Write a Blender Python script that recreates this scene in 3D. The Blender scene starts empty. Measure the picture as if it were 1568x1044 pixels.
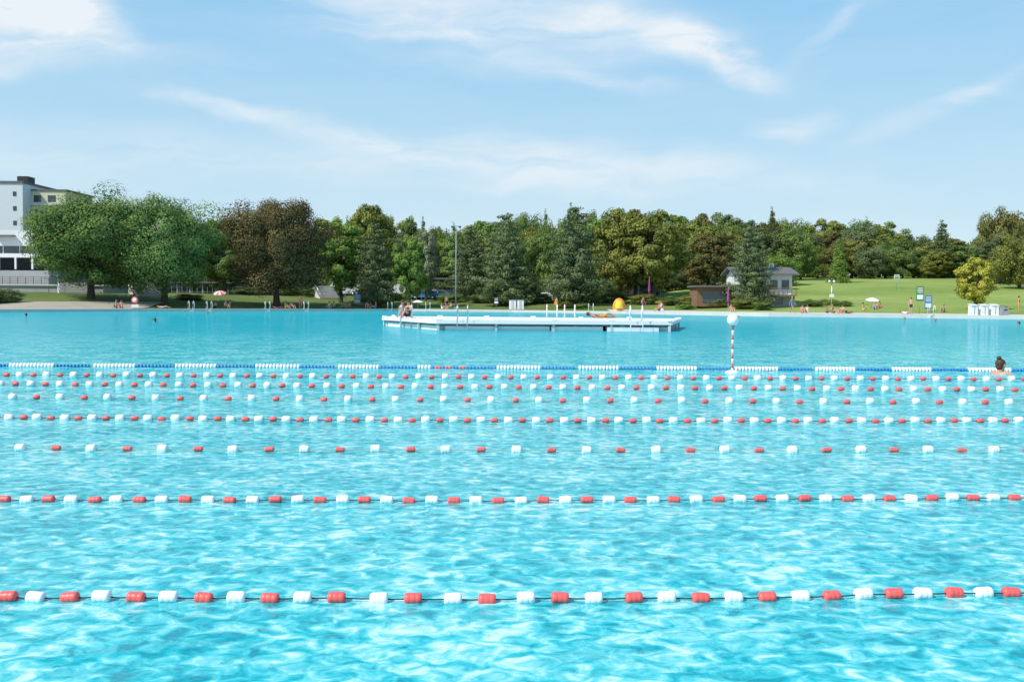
import bpy, bmesh, math, random
import numpy as np
from mathutils import Vector, Matrix, Euler
random.seed(7)
scene = bpy.context.scene
COL = scene.collection
# ------------------------------------------------------------------ camera
F = 1524.0
CAMZ = 1.5
cam_d = bpy.data.cameras.new("camera"); cam = bpy.data.objects.new("camera", cam_d); COL.objects.link(cam)
cam_d.lens = 35; cam_d.sensor_width = 36; cam_d.clip_end = 6000; cam_d.clip_start = 0.05
RM = Matrix.Rotation(math.radians(90-2.33), 3, 'X') @ Matrix.Rotation(math.radians(0.40), 3, 'Z')
cam.matrix_world = Matrix.Translation((0,0,CAMZ)) @ RM.to_4x4()
scene.camera = cam
def ray(px,py): return RM @ Vector(((px-784)/F, (521.5-py)/F, -1))
def PT(px,py,d):
    r = ray(px,py); return Vector((0,0,CAMZ)) + r*(d/r.y)
def G(px,py,z=0.0):
    r = ray(px,py); return Vector((0,0,CAMZ)) + r*((z-CAMZ)/r.z)
# ------------------------------------------------------------------ materials
def mat(name, col, rough=0.7, metal=0.0, var=0.12, scale=3.0, bump=0.0, spec=0.4):
    m = bpy.data.materials.new(name); m.use_nodes = True
    nt = m.node_tree; b = nt.nodes['Principled BSDF']
    b.inputs['Roughness'].default_value = rough; b.inputs['Metallic'].default_value = metal
    b.inputs['Specular IOR Level'].default_value = spec
    tc = nt.nodes.new('ShaderNodeTexCoord'); n = nt.nodes.new('ShaderNodeTexNoise')
    n.inputs['Scale'].default_value = scale; n.inputs['Detail'].default_value = 5
    nt.links.new(tc.outputs['Object'], n.inputs['Vector'])
    mx = nt.nodes.new('ShaderNodeMix'); mx.data_type = 'RGBA'
    mx.inputs[6].default_value = (*[c*(1-var) for c in col],1); mx.inputs[7].default_value = (*[min(1,c*(1+var)) for c in col],1)
    nt.links.new(n.outputs['Fac'], mx.inputs[0]); nt.links.new(mx.outputs[2], b.inputs['Base Color'])
    if bump>0:
        bp = nt.nodes.new('ShaderNodeBump'); bp.inputs['Strength'].default_value = bump; bp.inputs['Distance'].default_value=0.02
        nt.links.new(n.outputs['Fac'], bp.inputs['Height']); nt.links.new(bp.outputs['Normal'], b.inputs['Normal'])
    return m
def foliage(name, dark, light):
    dark=[c*1.75 for c in dark]; light=[c*2.35 for c in light]
    m = bpy.data.materials.new(name); m.use_nodes=True; nt=m.node_tree; nt.nodes.clear()
    out=nt.nodes.new('ShaderNodeOutputMaterial'); at=nt.nodes.new('ShaderNodeAttribute'); at.attribute_name='tint'
    oi=nt.nodes.new('ShaderNodeObjectInfo')
    mx=nt.nodes.new('ShaderNodeMix'); mx.data_type='RGBA'
    mx.inputs[6].default_value=(*dark,1); mx.inputs[7].default_value=(*light,1)
    nt.links.new(at.outputs['Fac'], mx.inputs[0])
    hs=nt.nodes.new('ShaderNodeHueSaturation'); hs.inputs['Saturation'].default_value=0.95
    mr=nt.nodes.new('ShaderNodeMapRange'); mr.inputs['To Min'].default_value=0.478; mr.inputs['To Max'].default_value=0.496
    nt.links.new(oi.outputs['Random'], mr.inputs['Value']); nt.links.new(mr.outputs[0], hs.inputs['Hue'])
    mv=nt.nodes.new('ShaderNodeMapRange'); mv.inputs['To Min'].default_value=0.85; mv.inputs['To Max'].default_value=1.2
    nt.links.new(oi.outputs['Random'], mv.inputs['Value']); nt.links.new(mv.outputs[0], hs.inputs['Value'])
    nt.links.new(mx.outputs[2], hs.inputs['Color'])
    d=nt.nodes.new('ShaderNodeBsdfDiffuse'); t=nt.nodes.new('ShaderNodeBsdfTranslucent'); ms=nt.nodes.new('ShaderNodeMixShader')
    ms.inputs[0].default_value=0.25
    for s in (d,t): nt.links.new(hs.outputs[0], s.inputs['Color'])
    nt.links.new(d.outputs[0], ms.inputs[1]); nt.links.new(t.outputs[0], ms.inputs[2]); nt.links.new(ms.outputs[0], out.inputs['Surface'])
    return m
M = dict(
 white=mat('white_plastic',(0.82,0.82,0.82),0.35,var=0.03,scale=20),
 red=mat('red_plastic',(0.82,0.12,0.11),0.4,var=0.10,scale=30),
 blue=mat('blue_plastic',(0.03,0.22,0.50),0.4,var=0.1),
 rope=mat('rope_dark',(0.012,0.05,0.06),0.6),
 ropel=mat('rope_pale',(0.25,0.42,0.33),0.6),
 whitepaint=mat('white_paint',(0.74,0.74,0.73),0.5,var=0.06,scale=1.5),
 conc=mat('concrete',(0.33,0.34,0.34),0.85,var=0.2,scale=1.2,bump=0.3),
 concl=mat('light_concrete',(0.54,0.52,0.48),0.85,var=0.12,scale=0.8),
 deck=mat('deck_boards',(0.68,0.68,0.67),0.8,var=0.06,scale=1.8),
 dark=mat('dark_opening',(0.025,0.03,0.032),0.6),
 glass=mat('window_glass',(0.04,0.055,0.065),0.08,spec=0.8),
 steel=mat('steel',(0.6,0.62,0.63),0.3,metal=0.8),
 greymetal=mat('grey_metal',(0.30,0.31,0.32),0.5),
 pontoon=mat('pontoon_paint',(0.48,0.50,0.50),0.6),
 bark=mat('bark',(0.075,0.055,0.042),0.9,var=0.35,scale=8),
 yellowwall=mat('yellow_plaster',(0.60,0.58,0.42),0.8,var=0.05),
 bluewall=mat('pale_plaster',(0.62,0.66,0.70),0.8,var=0.04),
 roof=mat('roof_grey',(0.14,0.13,0.13),0.8),
 wood=mat('wood',(0.22,0.12,0.07),0.7,var=0.25,scale=4),
 orange=mat('orange_shell',(0.85,0.30,0.02),0.4),
 purple=mat('purple_cloth',(0.28,0.05,0.20),0.8),
 green=mat('green_sign',(0.05,0.22,0.06),0.5),
 yellow=mat('yellow_paint',(0.75,0.55,0.05),0.5),
 tyre=mat('tyre',(0.02,0.02,0.02),0.8),
 skin=mat('skin',(0.52,0.30,0.20),0.55,var=0.05), skin2=mat('skin_tan',(0.42,0.22,0.13),0.55,var=0.05),
 hair=mat('hair_dark',(0.07,0.03,0.018),0.6), hair2=mat('hair_blond',(0.30,0.19,0.08),0.6),
 sand=mat('sand_path',(0.38,0.33,0.26),0.9,var=0.15,scale=0.6),
 towel=mat('towel',(0.6,0.15,0.12),0.9),
)
FO = dict(
 green=foliage('foliage_green',(0.034,0.064,0.018),(0.100,0.150,0.038)),
 dark=foliage('foliage_dark',(0.028,0.048,0.019),(0.074,0.105,0.037)),
 olive=foliage('foliage_olive',(0.054,0.073,0.016),(0.140,0.160,0.034)),
 yellow=foliage('foliage_yellow',(0.10,0.11,0.013),(0.25,0.245,0.032)),
 copper=foliage('foliage_copper',(0.038,0.036,0.014),(0.105,0.090,0.032)),
 brown=foliage('foliage_brown',(0.050,0.052,0.018),(0.115,0.110,0.034)),
 pine=foliage('foliage_pine',(0.036,0.056,0.025),(0.092,0.118,0.050)),
 pale=foliage('foliage_pale',(0.09,0.11,0.06),(0.17,0.19,0.11)),
 bright=foliage('foliage_bright',(0.042,0.085,0.016),(0.110,0.172,0.032)),
)
# ------------------------------------------------------------------ mesh builder
class MB:
    def __init__(s): s.v=[]; s.f=[]; s.m=[]; s.sm=[]; s.mats=[]
    def mi(s,k):
        if k not in s.mats: s.mats.append(k)
        return s.mats.index(k)
    def add(s,vs,fs,k,smooth=False,mx=None):
        o=len(s.v); i=s.mi(k)
        for p in vs:
            p=Vector(p)
            s.v.append(tuple(mx@p if mx else p))
        for f in fs: s.f.append([a+o for a in f]); s.m.append(i); s.sm.append(smooth)
    def box(s,c,d,k,rz=0,mx=None):
        x,y,z=[a/2 for a in d]
        vs=[(-x,-y,-z),(x,-y,-z),(x,y,-z),(-x,y,-z),(-x,-y,z),(x,-y,z),(x,y,z),(-x,y,z)]
        T=Matrix.Translation(c)@Matrix.Rotation(rz,4,'Z')
        if mx: T=mx@T
        s.add(vs,[(0,3,2,1),(4,5,6,7),(0,1,5,4),(1,2,6,5),(2,3,7,6),(3,0,4,7)],k,False,T)
    def tube(s,pts,rad,k,n=8,cap=True,smooth=True):
        pts=[Vector(p) for p in pts]
        if not hasattr(rad,'__len__'): rad=[rad]*len(pts)
        vs=[];fs=[]
        up=Vector((0,0,1))
        for i,p in enumerate(pts):
            a=pts[max(i-1,0)]; b=pts[min(i+1,len(pts)-1)]; t=(b-a).normalized()
            u=t.cross(up)
            if u.length<0.05: u=t.cross(Vector((0,1,0)))
            u.normalize(); w=u.cross(t)
            for j in range(n):
                an=2*math.pi*j/n; vs.append(p+(u*math.cos(an)+w*math.sin(an))*rad[i])
        for i in range(len(pts)-1):
            for j in range(n):
                fs.append((i*n+j,i*n+(j+1)%n,(i+1)*n+(j+1)%n,(i+1)*n+j))
        if cap: fs.append(tuple(range(n))[::-1]); fs.append(tuple((len(pts)-1)*n+j for j in range(n)))
        s.add(vs,fs,k,smooth)
    def sphere(s,c,r,k,nu=14,nv=9,mx=None,lo=0.0,hi=1.0):
        if not hasattr(r,'__len__'): r=(r,r,r)
        vs=[];fs=[]
        for i in range(nv+1):
            th=math.pi*(lo+(hi-lo)*i/nv)
            for j in range(nu):
                ph=2*math.pi*j/nu
                vs.append((c[0]+r[0]*math.sin(th)*math.cos(ph),c[1]+r[1]*math.sin(th)*math.sin(ph),c[2]+r[2]*math.cos(th)))
        for i in range(nv):
            for j in range(nu): fs.append((i*nu+j,(i+1)*nu+j,(i+1)*nu+(j+1)%nu,i*nu+(j+1)%nu))
        s.add(vs,fs,k,True,mx)
    def prism(s,poly,z0,z1,k):
        n=len(poly); vs=[(p[0],p[1],z0) for p in poly]+[(p[0],p[1],z1) for p in poly]
        fs=[tuple(range(n))[::-1],tuple(range(n,2*n))]+[(i,(i+1)%n,n+(i+1)%n,n+i) for i in range(n)]
        s.add(vs,fs,k)
    def finish(s,name,loc=(0,0,0),rz=0,scale=1.0):
        me=bpy.data.meshes.new(name); me.from_pydata(s.v,[],s.f)
        for k in s.mats: me.materials.append(M[k] if isinstance(k,str) else k)
        me.polygons.foreach_set('material_index',s.m); me.polygons.foreach_set('use_smooth',s.sm); me.update()
        ob=bpy.data.objects.new(name,me); COL.objects.link(ob); ob.location=loc; ob.rotation_euler=(0,0,rz); ob.scale=(scale,)*3
        return ob
def empty(name,loc=(0,0,0)):
    e=bpy.data.objects.new(name,None); COL.objects.link(e); e.location=loc; return e
# ------------------------------------------------------------------ terrain
SX=[-1500,-200,-90,-51,-42,-15,0,15,27,42,51,90,200,1500]
SY=[60,70,85,97,109,131,127,117,105,101,97,88,75,60]
def Ys(x): return float(np.interp(x,SX,SY))
def H(x,t):
    a=min(1,max(0,(x-8)/22)); a=a*a*(3-2*a)
    l=np.interp(t,[0,5,12,30,60,150,300,1500],[.22,.3,.8,2.0,2.4,5,9,14])
    r=np.interp(t,[0,8,20,50,90,150,300,1500],[.3,.4,1.0,3.2,5.9,8,12,16])
    return float(l*(1-a)+r*a)
def gz(x,y): return H(x,max(0,y-Ys(x)))
def place(px,d):
    x=PT(px,460,d).x; return Vector((x,d,gz(x,d)))
gm=bpy.data.materials.new('grass_ground'); gm.use_nodes=True; nt=gm.node_tree; b=nt.nodes['Principled BSDF']; b.inputs['Roughness'].default_value=0.95; b.inputs['Specular IOR Level'].default_value=0.1
tc=nt.nodes.new('ShaderNodeTexCoord'); n1=nt.nodes.new('ShaderNodeTexNoise'); n1.inputs['Scale'].default_value=0.08; n1.inputs['Detail'].default_value=8; n1.inputs['Roughness'].default_value=0.65
nt.links.new(tc.outputs['Object'],n1.inputs['Vector']); cr=nt.nodes.new('ShaderNodeValToRGB'); nt.links.new(n1.outputs['Fac'],cr.inputs[0])
cr.color_ramp.elements[0].position=0.3; cr.color_ramp.elements[0].color=(0.15,0.22,0.045,1); cr.color_ramp.elements[1].position=0.7; cr.color_ramp.elements[1].color=(0.30,0.36,0.10,1)
n2=nt.nodes.new('ShaderNodeTexNoise'); n2.inputs['Scale'].default_value=3; n2.inputs['Detail'].default_value=6; nt.links.new(tc.outputs['Object'],n2.inputs['Vector'])
mx=nt.nodes.new('ShaderNodeMix'); mx.data_type='RGBA'; mx.blend_type='MULTIPLY'; mx.inputs[0].default_value=0.7
nt.links.new(cr.outputs[0],mx.inputs[6])
ga=nt.nodes.new('ShaderNodeMath'); ga.operation='ADD'; ga.inputs[1].default_value=0.5; nt.links.new(n2.outputs['Fac'],ga.inputs[0]); nt.links.new(ga.outputs[0],mx.inputs[7])
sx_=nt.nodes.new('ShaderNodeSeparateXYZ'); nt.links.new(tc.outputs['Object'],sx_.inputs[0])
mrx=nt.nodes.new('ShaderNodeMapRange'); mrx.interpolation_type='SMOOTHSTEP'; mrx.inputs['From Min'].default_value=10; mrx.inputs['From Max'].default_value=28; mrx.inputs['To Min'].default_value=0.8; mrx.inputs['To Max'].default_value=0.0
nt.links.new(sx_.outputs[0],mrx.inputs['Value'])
m3=nt.nodes.new('ShaderNodeMix'); m3.data_type='RGBA'; m3.blend_type='MULTIPLY'; nt.links.new(mrx.outputs[0],m3.inputs[0]); nt.links.new(mx.outputs[2],m3.inputs[6]); m3.inputs[7].default_value=(0.42,0.44,0.5,1)  # left lawn darkened in its colour, standing in for tree shade
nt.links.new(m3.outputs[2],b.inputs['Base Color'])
pool=mat('pool_floor',(0.25,0.6,0.62),0.8)
xs=sorted(set(list(np.arange(-120,121,3.0))+[-1500,-700,-400,-200,-150,150,200,400,700,1500]))
rows=[('a',-900,0.2),('a',-30,0.2),('a',1.5,0.2),('a',1.5,-1.8),('s',0,-1.8)]+[('s',t,None) for t in [0,2,5,8,12,16,20,25,30,40,50,60,75,90,120,150,200,300,500,900,1500]]
vs=[];fs=[];mi=[]
for r in rows:
    for x in xs:
        x=float(x)
        if r[0]=='a': vs.append((x,r[1],r[2]))
        else:
            z=r[2] if r[2] is not None else H(x,r[1])
            if r[2] is None and r[1]>8: z+=0.12*math.sin(x*0.13+r[1]*.1)
            vs.append((x,Ys(x)+r[1],z))
nx=len(xs)
for i in range(len(rows)-1):
    for j in range(nx-1):
        fs.append((i*nx+j,i*nx+j+1,(i+1)*nx+j+1,(i+1)*nx+j)); mi.append(1 if i in(2,3,4) else (2 if i<2 else 0))
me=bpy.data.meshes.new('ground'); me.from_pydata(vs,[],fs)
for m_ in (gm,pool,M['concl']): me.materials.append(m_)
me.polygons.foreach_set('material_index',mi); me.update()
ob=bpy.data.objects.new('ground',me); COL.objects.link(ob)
def sheet(name,x0,x1,t0,t1,k,dz=0.02,nxs=24,nts=6,edge=None):
    mb=MB(); vs=[];fs=[]
    for i in range(nts+1):
        t=t0+(t1-t0)*i/nts
        for j in range(nxs+1):
            x=x0+(x1-x0)*j/nxs
            vs.append((x,Ys(x)+t,H(x,t)+dz+(0.13*math.sin(x*0.13+t*.1) if t>8 else 0)))
    for i in range(nts):
        for j in range(nxs): a=i*(nxs+1)+j; fs.append((a,a+1,a+nxs+2,a+nxs+1))
    mb.add(vs,fs,k); return mb.finish(name)
sheet('beach_promenade',12,111,0.5,7,'concl',0.02,66,4)
sheet('promenade',-111,-42,0.5,13,'sand',0.05,46,8)
sheet('poolside_path',-42,12,0.5,2.2,'concl',0.02,36,2)
mb=MB()
xx=[float(a) for a in np.arange(-120,121,3.0)]
vs=[];fs=[]
for x in xx:
    y=Ys(x); h=H(x,0)+0.06
    vs+= [(x,y-0.12,-0.3),(x,y-0.12,h),(x,y+0.5,h),(x,y+0.5,h-0.3)]
for i in range(len(xx)-1):
    for j in range(3): a=i*4+j; fs.append((a,a+4,a+5,a+1))
mb.add(vs,fs,'concl'); mb.finish('pool_edge')
# ------------------------------------------------------------------ water
wm=bpy.data.materials.new('pool_water'); wm.use_nodes=True; nt=wm.node_tree; nt.nodes.clear(); L=nt.links
N=lambda t:nt.nodes.new(t)
out=N('ShaderNodeOutputMaterial'); tc=N('ShaderNodeTexCoord')
def noise(scale,detail=3,dist=0.0,rough=0.5,vec=None,sc=(1,1,1),loc=(0,0,0)):
    mp=N('ShaderNodeMapping'); mp.inputs['Scale'].default_value=sc; mp.inputs['Location'].default_value=loc; L.new(vec or tc.outputs['Object'],mp.inputs[0])
    n=N('ShaderNodeTexNoise'); n.inputs['Scale'].default_value=scale; n.inputs['Detail'].default_value=detail; n.inputs['Distortion'].default_value=dist; n.inputs['Roughness'].default_value=rough
    L.new(mp.outputs[0],n.inputs['Vector']); return n.outputs['Fac']
def math_(op,a,b=None,c=None,clamp=False):
    m=N('ShaderNodeMath'); m.operation=op; m.use_clamp=clamp
    for i,v in enumerate((a,b,c)):
        if v is None: continue
        if isinstance(v,(int,float)): m.inputs[i].default_value=v
        else: L.new(v,m.inputs[i])
    return m.outputs[0]
w1=noise(1.9,2,0.4,sc=(0.8,1.1,1)); w2=noise(7.5,3,0.5,loc=(3,1,0)); w3=noise(22,2,0.3,loc=(9,2,0)); w0=noise(0.35,2,loc=(5,5,0))
h=math_('MULTIPLY',w1,0.022); h=math_('MULTIPLY_ADD',w2,0.011,h); h=math_('MULTIPLY_ADD',w3,0.003,h); h=math_('MULTIPLY_ADD',w0,0.05,h)
bp=N('ShaderNodeBump'); bp.inputs['Strength'].default_value=1; bp.inputs['Distance'].default_value=1.0; L.new(h,bp.inputs['Height'])
# body colour: noise mottling, with caustics and pale sky glints painted into the ramp
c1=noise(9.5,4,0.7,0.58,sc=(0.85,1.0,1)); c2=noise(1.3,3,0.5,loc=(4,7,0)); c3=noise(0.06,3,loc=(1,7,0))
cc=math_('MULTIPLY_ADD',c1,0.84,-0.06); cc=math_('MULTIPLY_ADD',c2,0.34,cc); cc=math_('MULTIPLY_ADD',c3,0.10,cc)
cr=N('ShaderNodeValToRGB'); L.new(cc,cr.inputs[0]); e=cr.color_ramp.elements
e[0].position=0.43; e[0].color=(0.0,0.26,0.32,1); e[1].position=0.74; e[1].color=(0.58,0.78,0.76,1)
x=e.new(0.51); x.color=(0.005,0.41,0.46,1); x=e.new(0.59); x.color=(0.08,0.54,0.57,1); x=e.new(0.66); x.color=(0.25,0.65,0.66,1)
# body colour turns darker and bluer beyond the lanes
sy=N('ShaderNodeSeparateXYZ'); L.new(tc.outputs['Object'],sy.inputs[0])
dr=N('ShaderNodeMapRange'); dr.interpolation_type='SMOOTHSTEP'; dr.inputs['From Min'].default_value=20; dr.inputs['From Max'].default_value=50; L.new(sy.outputs[1],dr.inputs['Value'])
dm=N('ShaderNodeMix'); dm.data_type='RGBA'; L.new(math_('MULTIPLY',dr.outputs[0],0.75),dm.inputs[0]); L.new(cr.outputs[0],dm.inputs[6]); dm.inputs[7].default_value=(0.0,0.38,0.48,1)
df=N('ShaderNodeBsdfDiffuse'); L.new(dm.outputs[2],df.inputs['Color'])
gl=N('ShaderNodeBsdfGlossy'); gl.inputs['Roughness'].default_value=0.03; L.new(bp.outputs[0],gl.inputs['Normal'])
fr=N('ShaderNodeFresnel'); fr.inputs['IOR'].default_value=1.33; L.new(bp.outputs[0],fr.inputs['Normal'])
ff=math_('MINIMUM',fr.outputs[0],0.36)
ms=N('ShaderNodeMixShader'); L.new(ff,ms.inputs[0]); L.new(df.outputs[0],ms.inputs[1]); L.new(gl.outputs[0],ms.inputs[2]); L.new(ms.outputs[0],out.inputs['Surface'])
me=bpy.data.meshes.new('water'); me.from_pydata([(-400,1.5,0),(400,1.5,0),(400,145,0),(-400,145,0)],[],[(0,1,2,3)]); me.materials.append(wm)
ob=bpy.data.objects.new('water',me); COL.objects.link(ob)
# ------------------------------------------------------------------ lane ropes
PROF=[(-.5,.12),(-.5,.34),(-.46,.43),(-.40,.48),(-.30,.5),(-.20,.495),(-.17,.482),(-.14,.495),(0,.5),(.14,.495),(.17,.482),(.20,.495),(.30,.5),(.40,.48),(.46,.43),(.5,.34),(.5,.12)]
def floatm(mb,c,dirv,length,dia,k,n=16):
    t=dirv.normalized(); u=t.cross(Vector((0,0,1))).normalized(); w=u.cross(t); vs=[];fs=[]
    prof=PROF if n>=14 else [PROF[0],PROF[1],PROF[3],PROF[13],PROF[15],PROF[16]]
    for (a,r) in prof:
        for j in range(n):
            an=2*math.pi*j/n; vs.append(c+t*(a*length)+(u*math.cos(an)+w*math.sin(an))*(r*dia))
    for i in range(len(prof)-1):
        for j in range(n): fs.append((i*n+j,i*n+(j+1)%n,(i+1)*n+(j+1)%n,(i+1)*n+j))
    fs.append(tuple(range(n))[::-1]); fs.append(tuple((len(prof)-1)*n+j for j in range(n)))
    mb.add(vs,fs,k,True)
rng=random.Random(3)
def rope_line(pyl,pym,pyr,first_px,spacing,xlist=None,dia=(.052,.052),ln=(.09,.09),ropek='rope',hi=True,sagamp=0.03,zf=.014,jit=0.006):
    zc=zf+(dia[0]-.055)*.3
    A=G(0,pyl,zc);Bm=G(784,pym,zc);C=G(1568,pyr,zc)
    co=np.polyfit([A.x,Bm.x,C.x],[A.y,Bm.y,C.y],2)
    sl=(C.y-A.y)/(C.x-A.x)
    def Y(x):
        if x<A.x: return A.y+(x-A.x)*sl
        if x>C.x: return C.y+(x-C.x)*sl
        return float(np.polyval(co,x))+sagamp*0.3*math.sin(x*1.7+pym)
    mb=MB(); pts=[]
    if xlist:
        xl=[(G(p,914,zc).x,k) for p,k in xlist]
        a=xl[0][0];k=xl[0][1]
        while a>-16: a-=spacing; k='white' if k=='red' else 'red'; xl.insert(0,(a,k))
        a=xl[-1][0];k=xl[-1][1]
        while a<16: a+=spacing; k='white' if k=='red' else 'red'; xl.append((a,k))
    else:
        x0=G(first_px,pyl).x; n0=int((x0+18)/(2*spacing)); xl=[]
        for i in range(-2*n0,int(36/spacing)-2*n0):
            xl.append((x0+i*spacing+rng.uniform(-jit,jit),'white' if i%2==0 else 'red'))
    for x,k in xl:
        i=0 if k=='white' else 1
        y=Y(x); z=zc+rng.uniform(-.005,.005); p=Vector((x,y,z))
        d=Vector((1,(Y(x+.05)-Y(x-.05))/.1+rng.uniform(-.1,.1),rng.uniform(-.09,.09)))
        floatm(mb,p,d,ln[i],dia[i],k,16 if hi else 8); pts.append(p)
    rp=[]
    for i in range(len(pts)-1):
        rp.append(pts[i]); rp.append((pts[i]+pts[i+1])/2+Vector((0,0,-0.003)))
    mb.tube(rp,0.0036 if hi else .005,ropek,6)
    mb.finish('lane_rope')
L1=[(10,'red'),(53,'white'),(106,'red'),(155,'white'),(208,'red'),(258,'white'),(312,'red'),(362,'white'),(414,'red'),(464,'white'),(516,'red'),(581,'white'),(633,'red'),(694,'white'),(746,'red'),(805,'white'),(857,'red'),(909,'white'),(970,'red'),(1020,'white'),(1073,'red'),(1124,'white'),(1176,'red'),(1228,'white'),(1277,'red'),(1327,'white'),(1375,'red'),(1421,'white'),(1471,'red'),(1518,'white'),(1562,'red')]
rope_line(912,915,906,0,.17,xlist=L1,dia=(.064,.060),ln=(.088,.086))
rope_line(763,765,760,51,.165,dia=(.066,.054),ln=(.092,.09))
rope_line(685,688,687,44,.347,dia=(.085,.05),ln=(.092,.088),ropek='ropel')
rope_line(638,643,643,30,.170,dia=(.095,.058),ln=(.105,.088),hi=False)
rope_line(607,612,615,37,.352,dia=(.115,.07),ln=(.10,.09),ropek='ropel',hi=False)
rope_line(587,592,596,20,.25,dia=(.12,.075),ln=(.11,.10),ropek='ropel',hi=False)
rope_line(573,577,580,10,.25,dia=(.13,.075),ln=(.12,.10),hi=False)
A=G(0,560.5);C=G(1568,568); mb=MB(); sl=(C.y-A.y)/(C.x-A.x)
x=-18.0
while x<18:
    y=A.y+(x-A.x)*sl+0.03*math.sin(x*.8); ph=((x+0.35)/1.75)%1.0
    k='white' if ph<0.55 else 'blue'
    if abs(x+1.35)<.42: k='red' if int(x/.08)%3 else 'blue'
    if ph>0.02: floatm(mb,Vector((x,y,.02)),Vector((1,sl,0)),.055,.13 if k=='white' else .085,k,8)
    x+=.075
mb.tube([(-18,A.y+(-18-A.x)*sl,.012),(18,A.y+(18-A.x)*sl,.012)],.006,'rope',6)
mb.finish('lane_rope')
# ------------------------------------------------------------------ buoy post
p=G(1121,570); mb=MB()
for i in range(12):
    z0=-0.2+i*0.1; mb.tube([(0,0,z0),(0,0,z0+.1)],.022,'towel' if i%2==1 else 'white',10)
mb.sphere((0,0,1.12),.125,'white',20,14)
mb.tube([(0,0,.97),(0,0,1.0)],.05,'greymetal',10); mb.sphere((0,0,-0.02),(.16,.13,.08),'white')
mb.finish('marker_buoy',p)
# ------------------------------------------------------------------ floating platform
mb=MB()
def at(px,d): return PT(px,480,d).x
poly=[(at(668,49),49),(at(1030,49.5),49.5),(at(1043,58),58),(at(600,60),60),(at(585,57),57)]
cxp=sum(p[0] for p in poly)/5; cyp=sum(p[1] for p in poly)/5
def inset(f,g_=None): g_=g_ or f; return [(cxp+(p[0]-cxp)*f,cyp+(p[1]-cyp)*g_) for p in poly]
mb.prism(poly,0.33,0.50,'whitepaint')
mb.prism(inset(.96,.93),0.25,0.328,'greymetal')
mb.prism(inset(.985,.975),0.502,0.52,'deck')
edges=[(poly[i],poly[(i+1)%5]) for i in range(5)]
for a,b_ in edges:
    a=Vector((a[0],a[1],0)); b_=Vector((b_[0],b_[1],0)); c=Vector((cxp,cyp,0)); Ld=(b_-a).length; n=max(1,int(Ld/2.6)); rz=math.atan2((b_-a).y,(b_-a).x)
    for i in range(n):
        q=a.lerp(b_,(i+.5)/n); q=q+(c-q).normalized()*.65
        mb.box((q.x,q.y,-.04),(Ld/n-.35,.7,.52),'whitepaint',rz)
        q=a.lerp(b_,i/n); q=q+(c-q).normalized()*.16; mb.box((q.x,q.y,.14),(.13,.13,.37),'pontoon',rz)
        mb.box((q.x,q.y,.545),(.30,.18,.07),'white',rz)
plat=mb.finish('floating_platform'); bv=plat.modifiers.new('bevel','BEVEL'); bv.width=.02; bv.segments=2
def ladder(mb,x,y,ztop,w=.5,dirv=-1,zlow=-.6,k='steel',hh=.85,r=.022):
    for sx in (-w/2,w/2):
        pts=[(x+sx,y-dirv*.45,ztop)]
        for a in range(0,181,20):
            aa=math.radians(a); pts.append((x+sx,y-dirv*(.22+.22*math.cos(aa)) ,ztop+hh-.25+.25*math.sin(aa)))
        pts+= [(x+sx,y+dirv*.05,ztop),(x+sx,y+dirv*.05,zlow)]
        mb.tube(pts,r,k,8)
    z=zlow+.1
    while z<ztop: mb.box((x,y+dirv*.05,z),(w,.07,.025),k); z+=.28
for px,d,dr_,w in ((622,53.2,-1,.55),(708,48.9,-1,.5),(975,49.2,-1,.6),(845,58.9,1,.6),(872,58.8,1,.6)):
    mb=MB(); ladder(mb,at(px,d),d,0.52,w,dr_,hh=.75,r=.028,k='white' if px>800 else 'steel'); o=mb.finish('ladder'); o.parent=plat
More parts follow.
